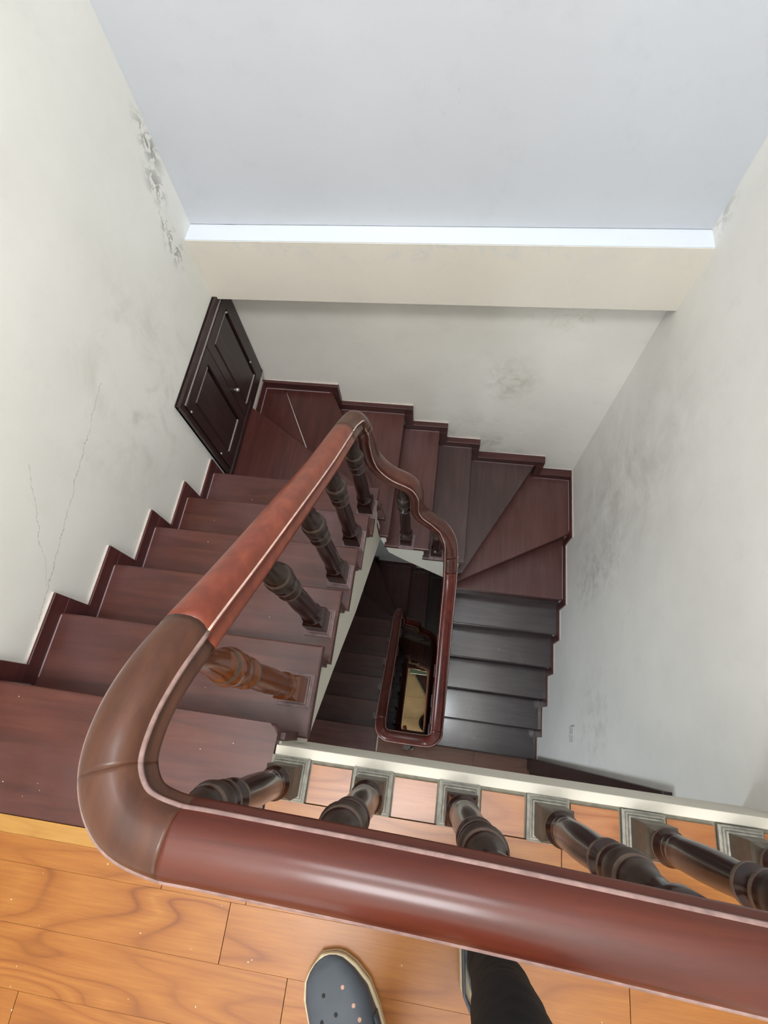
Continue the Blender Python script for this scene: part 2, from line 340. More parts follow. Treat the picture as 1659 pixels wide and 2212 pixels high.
# ------------------------------------------------------------------ staircase
PV = (1.285, 1.046)                      # pivot of the lower winders
def copy_tree(o, parent=None, loc=None):
    c = o.copy(); COL.objects.link(c); c.parent = parent
    if loc: c.location = loc
    for ch in o.children: copy_tree(ch, c)
    return c
def tread(st, poly, lv, mat, t=0.034):
    z = -lv*R; bm = bmesh.new()
    prism(bm, poly, z-t, z, 0.005)
    cx = sum(p[0] for p in poly)/len(poly); cy = sum(p[1] for p in poly)/len(poly)
    return obj('tread', bm, mat, st, (cx, cy, z))
def riser_seg(st, p, q, ztop, mat='riser', t=0.02, zbot=None):
    """board under nosing line p->q, set back to the left of p->q"""
    d = Vector((q[0]-p[0], q[1]-p[1])).normalized(); nrm = Vector((-d.y, d.x))
    s = 0.024; P = Vector(p)+nrm*s; Q = Vector(q)+nrm*s; P2 = P+nrm*t; Q2 = Q+nrm*t
    bm = bmesh.new(); prism(bm, [tuple(P), tuple(Q), tuple(Q2), tuple(P2)], zbot if zbot is not None else ztop-R, ztop-0.032, 0.002)
    return obj('riser', bm, mat, st, ((P.x+Q.x)/2, (P.y+Q.y)/2, ztop-R))
XW = 0.824
def build_stairs(label):
    st = thing('staircase', label, 'staircase', (0.4, 0.0, 0))
    # T0, flush with the landing, rounded far right corner
    c = []
    for a in range(0, 91, 15):
        r_ = 0.022; c.append((0.787-r_+r_*math.cos(math.radians(a)), 0.066-r_+r_*math.sin(math.radians(a))))
    tread(st, [(0.0, -0.209), (0.787, -0.209)] + c + [(0.0, Y0)], 0, 'tread')
    riser_seg(st, (0.80, Y0), (0.0, Y0), 0)
    for i in range(1, 6):
        y1 = Y0+i*G; y0 = Y0+(i-1)*G-0.03
        if i == 1: y0 = 0.036
        tread(st, [(0.0, y0), (XW+0.003*(i % 2), y0), (XW+0.003*(i % 2), y1), (0.0, y1)], i, 'tread')
        riser_seg(st, (0.816, y1), (0.0, y1), -i*R)
    y5 = Y0+5*G
    # winder landing: two boards meeting on a diagonal
    tread(st, [(0.0, y5-0.03), (XW, y5-0.03), (XW, y5), (0.80, y5+0.008), (0.0, 1.636)], 6, 'tread_deep')
    riser_seg(st, (0.80, y5+0.008), (0.0, 1.636), -6*R)
    tread(st, [(0.0, 1.59), (0.335, 1.395), (0.344, 1.460), (0.1425, 1.842), (0.120, 1.885), (0.0, 1.885)], 7, 'tread_deep')
    tread(st, [(0.346, 1.39), (0.795, y5-0.02), (0.835, y5-0.02), (0.835, y5), (0.41, 1.885), (0.123, 1.885), (0.1465, 1.838), (0.349, 1.470)], 7, 'tread_deep')
    bm = bmesh.new(); prism(bm, [(0.335, 1.44), (0.350, 1.44), (0.350, 1.474), (0.147, 1.842), (0.141, 1.842), (0.344, 1.459)], -7*R-0.01, -7*R-0.0005)
    obj('joint_filler', bm, 'caulk', st, (0.25, 1.6, -7*R))
    riser_seg(st, (0.82, 1.085), (0.41, 1.87), -7*R)
    # flight along the back wall
    tread(st, [(0.80, 1.062), (0.849, 1.062), (0.849, 1.89), (0.38, 1.89)], 8, 'tread_y')
    riser_seg(st, (0.849, 1.09), (0.849, 1.89), -8*R)
    tread(st, [(0.815, 1.064), (1.078, 1.064), (1.069, 1.90), (0.815, 1.90)], 9, 'tread_y')
    riser_seg(st, (1.074, 1.09), (1.07, 1.90), -9*R)
    tread(st, [(1.04, 1.066), (1.297, 1.066), (1.291, 1.905), (1.04, 1.905)], 10, 'tread_grey')
    riser_seg(st, (1.295, 1.09), (1.291, 1.905), -10*R)
    tread(st, [(1.262, 1.05), (1.300, 1.056), (1.750, 1.905), (1.262, 1.905)], 11, 'tread_grey')
    riser_seg(st, (1.300, 1.056), (1.750, 1.905), -11*R)
    tread(st, [(1.262, 1.04), (1.288, 1.048), (2.015, 1.466), (2.015, 1.91), (1.70, 1.91)], 12, 'tread_y')
    riser_seg(st, (1.288, 1.048), (2.012, 1.464), -12*R)
    tread(st, [(1.20, 1.041), (2.015, 1.041), (2.015, 1.50), (1.24, 1.08)], 13, 'tread_y')
    riser_seg(st, (1.212, 1.041), (2.014, 1.041), -13*R, t=0.02)
    g2 = 0.2065
    for k in range(1, 6):
        lv = 13+k; yn = 1.041-k*g2
        tread(st, [(1.197, yn), (2.015, yn), (2.015, yn+g2+0.03), (1.197, yn+g2+0.03)], lv, 'tread_grey_x')
        riser_seg(st, (1.212, yn), (2.014, yn), -lv*R)
    # plaster soffit slabs (sawtooth flank)
    p = [(0.022, -0.034)]
    for i in range(0, 6):
        yb = Y0+i*G-0.045
        p += [(max(yb, 0.023), -i*R-0.034), (max(yb, 0.023), -(i+1)*R-0.034)]
    p += [(1.115, -6*R-0.034), (1.115, -1.50), (0.547, -0.945), (0.252, -0.596), (0.022, -0.345)]
    q = []
    for a in p:
        if not q or abs(a[0]-q[-1][0])+abs(a[1]-q[-1][1]) > 1e-4: q.append(a)
    bm = bmesh.new(); extr(bm, q, 'x', 0.0, 0.793); obj('stair_slab', bm, 'cream_slab', st, (0.4, 0.5, -0.5))
    bm = bmesh.new()   # corner slab, two levels
    prism(bm, [(0, 1.09), (0.72, 1.12), (0, 1.585)], -1.50, -6*R-0.035)
    obj('stair_slab', bm, 'cream_slab', st, (0.3, 1.3, -1.2))
    bm = bmesh.new(); prism(bm, [(0.0, 1.15), (0.76, 1.15), (0.38, 1.88), (0.0, 1.88)], -1.66, -7*R-0.036)
    obj('stair_slab', bm, 'cream_slab', st, (0.4, 1.5, -1.6))
    q = [(0.80, -8*R-0.034), (0.825, -8*R-0.034), (0.825, -9*R-0.034), (1.045, -9*R-0.034), (1.045, -10*R-0.034), (1.268, -10*R-0.034),
         (1.268, -2.25), (1.197, -2.16), (0.898, -1.815), (0.825, -1.76), (0.793, -1.60), (0.793, -8*R-0.034)]
    q = q[:-1] + [(0.793, -1.395)] if False else [(0.795, -1.395), (0.825, -1.395), (0.825, -1.565), (1.045, -1.565), (1.045, -1.735), (1.268, -1.735), (1.268, -2.25), (1.197, -2.16), (0.898, -1.815), (0.83, -1.72), (0.795, -1.50)]
    bm = bmesh.new(); extr(bm, q, 'y', 1.088, 1.885); obj('stair_slab', bm, 'cream_slab', st, (1, 1.5, -1.8))
    bm = bmesh.new(); prism(bm, [(1.268, 1.12), (1.31, 1.12), (1.72, 1.885), (1.268, 1.885)], -2.3, -11*R-0.034); obj('stair_slab', bm, 'cream_slab', st, (1.4, 1.6, -2.2))
    bm = bmesh.new(); prism(bm, [(1.33, 1.12), (2.018, 1.51), (2.018, 1.885), (1.72, 1.885)], -2.45, -12*R-0.034); obj('stair_slab', bm, 'cream_slab', st, (1.8, 1.6, -2.4))
    p = []
    y13 = 1.041
    p = [(1.50, -13*R-0.034), (y13+0.045, -13*R-0.034), (y13+0.045, -14*R-0.034)]
    for k in range(1, 6):
        yy = 1.041-k*g2+0.045
        p += [(yy, -(13+k)*R-0.034)]
        if k < 5: p += [(yy, -(14+k)*R-0.034)]
    yl = 1.041-5*g2+0.045
    p += [(yl, -3.36), (0.252, -3.36), (1.1, -2.62), (1.50, -2.62)]
    bm = bmesh.new(); extr(bm, p, 'x', 1.232, 2.018); obj('stair_slab', bm, 'cream_slab', st, (1.6, 0.5, -2.8))
    # stepped skirting boards with a pale worn top edge
    def skirt(pts, wallfn, mat, hgt=0.062):
        """pts: polyline (s, ztop) along the wall; boards hang hgt below/inside"""
        pass
    def board(c0, c1, d0, d1, z0, z1, axis, mat):
        """axis y: board on side wall. c: range along wall, d: thickness range"""
        bm = bmesh.new()
        if axis == 'y': box(bm, d0, d1, c0, c1, z0, z1, 0.0015)
        else: box(bm, c0, c1, d0, d1, z0, z1, 0.0015)
        return obj('skirting_board', bm, mat, st, ((d0+d1)/2, c0, z1) if axis == 'y' else (c0, (d0+d1)/2, z1))
    UP, FW, TH = 0.055, 0.048, 0.014
    def edge(x0, x1, y0, y1, z0, z1):
        if x1-x0 < 0.01: x0, x1 = (x0, x1+0.003) if x0 < 1 else (x0-0.003, x1)
        bm = bmesh.new(); box(bm, x0, x1, y0, y1, z0, z1); obj('skirting_edge', bm, 'caulk', st, (x0, y0, z0))
    def joint(x0, x1, y0, y1, z):
        bm = bmesh.new(); box(bm, x0, x1, y0, y1, z-0.001, z+0.0012); obj('joint_filler', bm, 'filler', st, (x0, y0, z))
    for i in range(1, 6): joint(TH, TH+0.004, Y0+(i-1)*G+0.02, Y0+i*G-0.006, -i*R)
    joint(0.024, 0.028, y5+0.04, 1.60, -6*R); joint(TH, TH+0.005, 1.645, 1.866, -7*R)
    joint(TH, 0.405, 1.863, 1.868, -7*R); joint(0.45, 0.845, 1.865, 1.868, -8*R); joint(0.88, 1.066, 1.865, 1.868, -9*R)
    joint(1.10, 1.288, 1.865, 1.868, -10*R); joint(1.32, 1.725, 1.865, 1.868, -11*R); joint(1.76, 2.0, 1.865, 1.868, -12*R)
    joint(XR-TH-0.004, XR-TH, 1.48, 1.866, -12*R); joint(XR-TH-0.004, XR-TH, 1.05, 1.43, -13*R)
    # left wall
    for i in range(0, 6):
        yn = Y0+i*G; z = -i*R
        ys = -0.209 if i == 0 else Y0+(i-1)*G+FW
        ye = yn+FW
        if i == 5: ye = 1.16
        board(ys-(FW if i else 0), ye, 0.0, TH, z-0.01, z+UP, 'y', 'skirt')
        board(yn-0.0, ye, 0.0, TH+0.0005, z-R+UP-0.0, z-0.009, 'y', 'skirt')
        edge(0.0, 0.0045, ys, ye, z+UP-0.001, z+UP+0.0015)
        edge(0.0, 0.0045, ye-0.001, ye+0.0015, z-R+UP, z+UP)
    # left wall beyond the cupboard, then the back wall
    zb = -7*R
    board(1.640, 1.872, 0.0, TH, zb-0.01, zb+UP, 'y', 'skirt')
    edge(0.0, 0.0045, 1.640, 1.87, zb+UP-0.001, zb+UP+0.0015)
    xs = [0.0, 0.41, 0.849, 1.070, 1.291, 1.745]
    D0 = 1.868
    for j in range(1, 6):
        lv = 6+j; z = -lv*R; x0 = xs[j-1]+(FW if j > 1 else 0); x1 = xs[j]+FW
        board(x0-(FW if j > 1 else 0), x1, D0, YB(x1)+0.01, z-0.01, z+UP, 'x', 'skirt_x')
        board(xs[j], x1, D0-0.0005, YB(x1)+0.01, z-R+UP, z-0.009, 'x', 'skirt_x')
        edge(x0, x1, YB(x1)-0.010, YB(x1)+0.004, z+UP-0.001, z+UP+0.0015)
    board(xs[5], XR, D0, YB(XR)+0.01, -12*R-0.01, -12*R+UP, 'x', 'skirt_x')
    edge(xs[5]+FW, XR, YB(XR)-0.010, YB(XR)+0.004, -12*R+UP-0.001, -12*R+UP+0.0015)
    # right wall
    ends = [(12, 1.464, YB(XR)), (13, 1.041, 1.464-FW)]
    for k in range(1, 6): ends.append((13+k, 1.041-k*g2, 1.041-(k-1)*g2-FW))
    for lv, yn, ye in ends:
        z = -lv*R; ys = yn-FW
        board(ys, ye+(FW if lv > 12 else 0), XR-TH, XR, z-0.01, z+UP, 'y', 'skirt')
        board(ys, yn, XR-TH-0.0005, XR, z-R+UP if lv < 18 else z-R, z-0.009, 'y', 'skirt')
        edge(XR-0.0045, XR, ys, ye, z+UP-0.001, z+UP+0.0015)
        edge(XR-0.0045, XR, ys-0.0015, ys+0.001, z-R+UP, z+UP)
    return st
st1 = build_stairs('red-brown mahogany staircase winding down from the oak landing past the wall cupboard')
st2 = copy_tree(st1, None, (0.4, 0, -H)); st2['label'] = 'dark staircase deep in the well, one storey below the lower landing'
st3 = copy_tree(st1, None, (0.4, 0, -2*H)); st3['label'] = 'lowest staircase just above the beige tiled ground floor'
# ------------------------------------------------------------------ balusters
PROF = [(0.122, .031, 0), (0.128, .0335, 1), (0.136, .0335, 1), (0.143, .027, 0), (0.150, .0262, 0), (0.156, .0285, 0), (0.166, .0285, 0), (0.172, .0262, 0), (0.178, .0285, 0), (0.186, .0275, 0),
        (0.205, .0280, 0), (0.26, .0290, 0), (0.32, .0280, 0), (0.40, .0245, 0), (0.405, .0245, 0), (0.410, .0315, 1), (0.420, .0315, 1), (0.424, .0235, 0), (0.445, .0225, 0),
        (0.452, .0225, 0), (0.458, .0325, 1), (0.468, .0325, 1), (0.473, .0295, 0), (0.490, .0335, 2), (0.510, .0355, 2), (0.526, .0320, 2), (0.530, .0280, 1), (0.537, .0300, 1), (0.541, .0270, 0),
        (0.56, .0240, 2), (0.60, .0210, 2), (0.63, .0205, 0), (0.65, .026, 0), (0.70, .026, 0)]
def shaft_mesh(mat):
    bm = bmesh.new(); n = 28; rings = []
    for z, r, mi in PROF:
        rings.append(([bm.verts.new((r*math.cos(2*math.pi*i/n), r*math.sin(2*math.pi*i/n), z)) for i in range(n)], mi))
    for (a, _), (b, mi) in zip(rings, rings[1:]):
        for i in range(n):
            f = bm.faces.new((a[i], a[(i+1)%n], b[(i+1)%n], b[i])); f.material_index = mi; f.smooth = True
    bm.faces.new(rings[-1][0]); bm.faces.new(rings[0][0][::-1])
    me = bpy.data.meshes.new('baluster'); bmesh.ops.recalc_face_normals(bm, faces=bm.faces); bm.to_mesh(me); bm.free()
    me.materials.append(M[mat]); me.materials.append(M['ringdust']); me.materials.append(M['baluster_dust'] if mat == 'baluster' else M[mat]); return me
def block_mesh(mat):
    bm = bmesh.new(); h = 0.032
    def ring(s, z): return [bm.verts.new((a*s, b*s, z)) for a, b in ((-1,-1),(1,-1),(1,1),(-1,1))]
    rs = [ring(h, 0), ring(h, 0.098), ring(h-0.004, 0.106), ring(0.024, 0.124)]
    for a, b in zip(rs, rs[1:]):
        for i in range(4): bm.faces.new((a[i], a[(i+1)%4], b[(i+1)%4], b[i]))
    bm.faces.new(rs[-1]); bm.faces.new(rs[0][::-1])
    me = bpy.data.meshes.new('base_block'); bmesh.ops.recalc_face_normals(bm, faces=bm.faces); bm.to_mesh(me); bm.free()
    me.materials.append(M[mat]); return me
def plinth_mesh(mat):
    bm = bmesh.new()
    def ring(s, z): return [bm.verts.new((a*s, b*s, z)) for a, b in ((-1,-1),(1,-1),(1,1),(-1,1))]
    rs = [ring(0.0455, 0), ring(0.0455, 0.006), ring(0.043, 0.008), ring(0.0415, 0.007), ring(0.0405, 0.007), ring(0.040, 0.013), ring(0.0375, 0.015), ring(0.0360, 0.013), ring(0.035, 0.018), ring(0.0325, 0.0195), ring(0.030, 0.018)]
    for a, b in zip(rs, rs[1:]):
        for i in range(4): bm.faces.new((a[i], a[(i+1)%4], b[(i+1)%4], b[i]))
    bm.faces.new(rs[-1]); bm.faces.new(rs[0][::-1])
    me = bpy.data.meshes.new('plinth'); bmesh.ops.recalc_face_normals(bm, faces=bm.faces); bm.to_mesh(me); bm.free()
    me.materials.append(M[mat]); return me
ME = {'dark': shaft_mesh('baluster'), 'tan': shaft_mesh('baluster_tan'), 'bdark': block_mesh('baluster'), 'bgrey': block_mesh('post_grey'), 'btan': block_mesh('baluster_tan'), 'pg': plinth_mesh('plinth'), 'pw': plinth_mesh('plinth_wood')}
def baluster(par, x, y, z, top, kind='dark', pl='pw', rot=0):
    o = link('baluster', ME[kind], None, par, (x, y, z)); o.scale = (1, 1, (top-z)/0.70); o.rotation_euler.z = rot
    s = (top-z)/0.70
    b = bpy.data.objects.new('base_block', ME['bgrey' if pl == 'pg' and random.random() < 0.6 else 'b'+kind]); COL.objects.link(b); b.parent = o
    p = bpy.data.objects.new('plinth', ME[pl]); COL.objects.link(p); p.parent = o; p.scale = (1, 1, 1/s)
    return o
# ------------------------------------------------------------------ handrail sweep
half = [(0, -0.040), (0.024, -0.040), (0.034, -0.038), (0.0395, -0.034), (0.0415, -0.029), (0.0400, -0.024), (0.0360, -0.020), (0.0325, -0.014), (0.0335, -0.009), (0.0362, -0.006),
        (0.0372, -0.002), (0.0365, 0.001), (0.0335, 0.0025), (0.0325, 0.004), (0.029, 0.011), (0.0225, 0.0175), (0.012, 0.0215), (0, 0.0225)]
ring2 = half + [(-x, z) for x, z in half[-2:0:-1]]
def smooth_path(pts, sub=8):
    P = [Vector(p) for p in pts]; out = []
    Q = [2*P[0]-P[1]] + P + [2*P[-1]-P[-2]]
    for i in range(1, len(Q)-2):
        p0, p1, p2, p3 = Q[i-1], Q[i], Q[i+1], Q[i+2]
        for k in range(sub):
            t = k/sub
            out.append(0.5*((2*p1) + (-p0+p2)*t + (2*p0-5*p1+4*p2-p3)*t*t + (-p0+3*p1-3*p2+p3)*t**3))
    out.append(P[-1]); return out
def frames(path):
    fr = []; prev = None
    for i, p in enumerate(path):
        t = (path[min(i+1, len(path)-1)] - path[max(i-1, 0)]).normalized()
        h = Vector((t.x, t.y, 0))
        if h.length < 0.25 and prev is not None:
            s = prev*0.8 + (Vector((t.y, -t.x, 0)).normalized() if h.length > 1e-4 else prev)*0.2
            s = (s - t*s.dot(t)).normalized()
        else: s = Vector((t.y, -t.x, 0)).normalized()
        if prev is not None: s = (s*0.5+prev*0.5); s = (s - t*s.dot(t)).normalized()
        prev = s; fr.append((p, s, s.cross(t)))
    return fr
def sweep(bm, fr, wscale=1.0, wide=True):
    rings = [[bm.verts.new(p + s*(a*wscale) + u*(b*wscale)) for a, b in ring2] for p, s, u in fr]
    n = len(ring2); bead_strip = {9, 10, 11} if wide else {11}; bead_strip |= {n-1-k for k in bead_strip}  # wide: worn bead faces; narrow: the painted highlight line
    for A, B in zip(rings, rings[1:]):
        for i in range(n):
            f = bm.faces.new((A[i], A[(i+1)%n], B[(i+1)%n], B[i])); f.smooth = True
            f.material_index = 1 if i in bead_strip else 0
    bm.faces.new(rings[0][::-1]); bm.faces.new(rings[-1])
def rail(par, path, cuts, wscale=1.0):
    """cuts: list of (i0, i1, material)"""
    fr = frames(path)
    for i0, i1, m in cuts:
        bm = bmesh.new(); sweep(bm, fr[i0:i1+1], wscale, path[i0].z > 0.66)
        o = obj('handrail_section', bm, [m, 'bead_strip' if path[i0].z > 0.66 else 'bead_glint'], par, tuple(path[i0]))
RH = lambda y: -(y-Y0)/G*R            # nosing line height of the top flight
ctrl = [(2.018, -0.078, 0.712), (1.60, -0.067, 0.710), (1.20, -0.053, 0.703), (0.93, -0.0475, 0.700), (0.862, -0.0455, 0.700), (0.812, -0.030, 0.700), (0.782, 0.010, 0.698),
        (0.776, 0.062, 0.690), (0.780, 0.120, 0.668), (0.785, 0.186, 0.619), (0.785, 0.299, 0.508), (0.785, 0.47, 0.345), (0.785, 0.725, 0.106), (0.785, 0.949, -0.088),
        (0.787, 1.02, -0.150), (0.800, 1.068, -0.190), (0.820, 1.082, -0.260), (0.828, 1.083, -0.36), (0.838, 1.083, -0.47), (0.865, 1.082, -0.555), (0.912, 1.08, -0.625), (0.968, 1.08, -0.672),
        (0.998, 1.08, -0.715), (1.018, 1.08, -0.80), (1.018, 1.08, -0.92), (1.040, 1.08, -1.01), (1.095, 1.08, -1.10), (1.150, 1.068, -1.18), (1.190, 1.030, -1.26), (1.205, 0.99, -1.38), (1.213, 0.94, -1.50), (1.218, 0.873, -1.60),
        (1.220, 0.70, -1.745), (1.226, 0.45, -1.95), (1.232, 0.22, -2.16), (1.234, 0.120, -2.27), (1.230, 0.075, -2.34), (1.200, 0.045, -2.42), (1.150, 0.036, -2.46), (0.95, 0.036, -2.47), (0.895, 0.042, -2.475),
        (0.862, 0.075, -2.485), (0.850, 0.13, -2.53)]
path = smooth_path(ctrl, 8)
top = thing('stair_railing', 'varnished red-brown railing with fat rounded handrail from oak landing down to lower landing', 'railing', (0.833, -0.045, 0))
ci = lambda k: k*8
rail(top, path, [(0, ci(4)-2, 'rail'), (ci(4)-2, ci(6), 'rail_brown'), (ci(6), ci(9), 'rail_brown'), (ci(9), ci(13), 'rail_y'), (ci(13), ci(16), 'rail_brown'), (ci(16), ci(29), 'wave'), (ci(29), ci(30), 'wave'), (ci(30), ci(35), 'rail_dark'), (ci(35), len(path)-1, 'rail_dark')])
for x in BX: baluster(top, x, -0.044-0.004*max(0, (x-1.2)/0.6), 0.0, 0.672, 'dark', 'pg')
for i, (x, y) in enumerate([(0.773, 0.156), (0.770, 0.375), (0.778, 0.581), (0.779, 0.784), (0.785, 1.001)]):
    zr = [0.60, 0.40, 0.205, 0.02, -0.165][i]
    baluster(top, x, y, -(i+1)*R, zr, 'tan' if i == 0 else 'dark', 'pw')
baluster(top, 0.943, 1.102, -9*R, -0.69, 'dark', 'pw'); baluster(top, 1.123, 1.108, -10*R, -1.16, 'dark', 'pw')
for k in range(1, 6):
    y = 1.041-k*0.2065+0.10; baluster(top, 1.236, y, -(13+k)*R, [-1.66, -1.83, -2.0, -2.17, -2.31][k-1], 'dark', 'pw')
baluster(top, 1.05, -0.012+0.002, -H, -2.52, 'dark', 'pg')
# railings of the storeys below
def low_rail(dz, label, first):
    c = [(0.850, 0.13, -2.53+H), (0.848, 0.25, -2.62+H), (0.846, 0.50, -2.83+H), (0.842, 0.80, -3.08+H), (0.838, 0.98, -3.22+H), (0.842, 1.05, -3.30+H), (0.862, 1.082, -3.42+H)]
    c += [(x, y, z) for x, y, z in ctrl[19:]]
    if not first: pass
    c = [(x, y, z+dz) for x, y, z in c]
    p = smooth_path(c, 6)
    t = thing('stair_railing', label, 'railing', (0.833, 0.1, dz))
    rail(t, p, [(0, 24, 'rail_dark'), (24, len(p)-1, 'rail_dark')])
    for i in range(5):
        y = 0.156+0.21*i; baluster(t, 0.80, y, dz-(i+1)*R, dz+0.62-0.17*i-0.09, 'dark', 'pw')
    for k in range(1, 6):
        y = 1.041-k*0.2065+0.10; baluster(t, 1.236, y, dz-(13+k)*R, dz+[-1.66, -1.83, -2.0, -2.17, -2.31][k-1], 'dark', 'pw')
low_rail(-H, 'dark red railing looping inside the well below the lower landing', True)
low_rail(-2*H, 'blackish railing at the bottom of the well framing the beige floor', False)
# ------------------------------------------------------------------ cupboard in the left wall
cb = thing('wall_cupboard', 'dark two-door wooden cupboard set low in the left wall under the beam', 'cupboard', (0.02, 1.55, -1.02))
bm = bmesh.new()
ZT, ZB = -0.392, -1.0; CY0, CY1 = 1.182, 1.884
box(bm, 0, 0.010, CY0, CY1, -1.05, ZT); obj('back_panel', bm, 'door', cb, (0.008, 1.5, ZB))
def frame_piece(y0, y1, z0, z1, x1=0.030):
    bm = bmesh.new(); box(bm, 0.0, x1, y0, y1, z0, z1, 0.003); obj('frame', bm, 'door', cb, (0.01, y0, z0))
frame_piece(CY0, CY1, ZT-0.030, ZT, 0.024); frame_piece(CY0, CY0+0.022, -0.99, ZT-0.030, 0.024); frame_piece(CY1-0.026, CY1, -1.05, ZT-0.030, 0.024)
bm = bmesh.new(); box(bm, 0.0, 0.036, CY0-0.01, 1.630, -1.018, -0.985, 0.003); obj('threshold', bm, 'door', cb, (0.01, 1.2, -1.02))
bm = bmesh.new(); box(bm, 0.0, 0.026, 1.630, CY1, -1.052, -1.030, 0.003); obj('threshold', bm, 'door', cb, (0.01, 1.6, -1.07))
bm = bmesh.new(); box(bm, 0.0, 0.0265, CY0+0.03, CY1-0.03, ZT-0.037, ZT-0.031); obj('frame_bead', bm, 'groove', cb, (0.03, 1.3, ZT-0.04))
for (a, b_, zb_, nm) in ((CY0+0.028, 1.528, -0.984, 'near'), (1.532, CY1-0.032, -1.028, 'far')):
    bm = bmesh.new(); s = 0.052
    # stiles and rails
    box(bm, 0.010, 0.028, a, a+s, zb_, ZT-0.042, 0.002); box(bm, 0.010, 0.028, b_-s, b_, zb_, ZT-0.042, 0.002)
    box(bm, 0.010, 0.028, a+s, b_-s, ZT-0.042-s, ZT-0.042, 0.0); box(bm, 0.010, 0.028, a+s, b_-s, zb_, zb_+s, 0.0)
    d = obj('door', bm, 'door', cb, (0.02, a, zb_))
    bm = bmesh.new()   # raised panel
    ya, yb2, za, zb3 = a+s, b_-s, zb_+s, ZT-0.042-s
    bv = [bm.verts.new((0.011, yy, zz)) for yy, zz in ((ya, za), (yb2, za), (yb2, zb3), (ya, zb3))]
    e = 0.022; tv = [bm.verts.new((0.023, yy, zz)) for yy, zz in ((ya+e, za+e), (yb2-e, za+e), (yb2-e, zb3-e), (ya+e, zb3-e))]
    bm.faces.new(tv); bm.faces.new(bv[::-1])
    for i in range(4): bm.faces.new((bv[i], bv[(i+1)%4], tv[(i+1)%4], tv[i]))
    obj('panel', bm, 'door', d, (0.03, ya, za))
    for zz in (za+0.010, zb3-0.012):
        bm = bmesh.new(); box(bm, 0.012, 0.027, ya+0.012, yb2-0.012, zz, zz+0.007, 0.001); obj('panel_bead', bm, 'groove', d, (0.03, ya, zz))
    if nm == 'far':
        bm = bmesh.new(); bmesh.ops.create_uvsphere(bm, u_segments=16, v_segments=10, radius=0.011, matrix=Matrix.Translation((0.045, 1.556, -0.783)))
        bmesh.ops.create_cone(bm, cap_ends=True, segments=12, radius1=0.005, radius2=0.005, depth=0.02, matrix=Matrix.Translation((0.034, 1.556, -0.783)) @ Matrix.Rotation(math.pi/2, 4, 'Y'))
        obj('knob', bm, 'steel', d, (0.045, 1.556, -0.783), smooth=True)
for (yy, zz) in ((1.787, -0.496), (1.798, -0.867), (1.215, -0.477), (1.216, -0.837)):
    bm = bmesh.new(); bmesh.ops.create_cone(bm, cap_ends=True, segments=12, radius1=0.006, radius2=0.005, depth=0.006, matrix=Matrix.Translation((0.030, yy, zz)) @ Matrix.Rotation(math.pi/2, 4, 'Y'))
    obj('hinge_screw', bm, 'steel', cb, (0.04, yy, zz))
# ------------------------------------------------------------------ lower door in the right wall (seen edge-on under the landing)
dr = thing('door_1', 'dark wooden door frame standing edge-on against the right wall below the landing', 'door', (1.99, -0.3, -H)); dr['kind'] = 'structure'
for (a, b_, z0, z1) in ((-0.075, 0.013, -H, -0.775), (-0.92, -0.84, -H, -0.775), (-0.84, -0.075, -0.855, -0.775)):
    bm = bmesh.new(); box(bm, XR-0.035, XR, a, b_, z0, z1, 0.003); obj('door_frame', bm, 'door', dr, (XR, a, z0))
bm = bmesh.new(); box(bm, XR-0.015, XR, -0.84, -0.075, -H, -0.855, 0.002); obj('door_leaf', bm, 'door', dr, (XR, -0.5, -H))
# switch plate
sw = thing('wall_switch', 'small white switch plate low on the right wall beside the lower stairs', 'switch', (XR, 0.19, -2.05))
bm = bmesh.new(); box(bm, XR-0.009, XR, 0.150, 0.236, -2.085, -2.0, 0.003); obj('plate', bm, 'switch', sw, (XR, 0.19, -2.05))
bm = bmesh.new(); box(bm, XR-0.016, XR-0.008, 0.185, 0.199, -2.052, -2.032, 0.003); obj('toggle', bm, 'switch', sw, (XR-0.01, 0.19, -2.04))
# ------------------------------------------------------------------ ground floor bits seen down the well
def tube(bm, a, b, r0, r1, n=16):
    a, b = Vector(a), Vector(b); d = (b-a); q = d.to_track_quat('Z', 'Y').to_matrix().to_4x4()
    bmesh.ops.create_cone(bm, cap_ends=True, segments=n, radius1=r0, radius2=r1, depth=d.length, matrix=Matrix.Translation((a+b)/2) @ q)
Z9 = -9.69
gb = thing('low_bench', 'pale green trimmed low bench across the foot of the well', 'bench', (1.3, 1.35, ZG))
bm = bmesh.new(); box(bm, 0.83, 1.95, 1.10, 1.24, ZG+0.34, ZG+0.39, 0.012); obj('front_trim', bm, 'glass_green', gb, (1.3, 1.15, ZG+0.35))
bm = bmesh.new(); box(bm, 0.85, 1.93, 1.24, 1.70, ZG+0.33, ZG+0.375, 0.004); obj('bench_top', bm, 'door', gb, (1.3, 1.4, ZG+0.33))
for lx in (0.88, 1.90):
    for ly in (1.14, 1.66):
        bm = bmesh.new(); box(bm, lx-0.02, lx+0.02, ly-0.02, ly+0.02, ZG+0.008, ZG+0.34); obj('leg', bm, 'door', gb, (lx, ly, ZG))
mt = thing('floor_mat', 'dark brown floor mat in front of the green bench at the well bottom', 'mat', (1.3, 0.85, ZG+0.01))
bm = bmesh.new(); prism(bm, [(0.93, 1.16), (1.34, 0.56), (1.95, 0.98), (1.95, 1.16)], ZG+0.008, ZG+0.02, 0.003); obj('mat_pile', bm, 'riser', mt, (1.3, 0.85, ZG+0.01))
bm = bmesh.new(); tube(bm, (0.92, 1.14, ZG+0.035), (1.33, 0.55, ZG+0.035), 0.02, 0.02); obj('edge_bar', bm, 'metal_rod', mt, (1.1, 0.8, ZG+0.03))
kt = thing('floor_pot', 'round dark pot with glinting rim on beige tiles at the well bottom', 'pot', (1.33, 0.30, ZG))
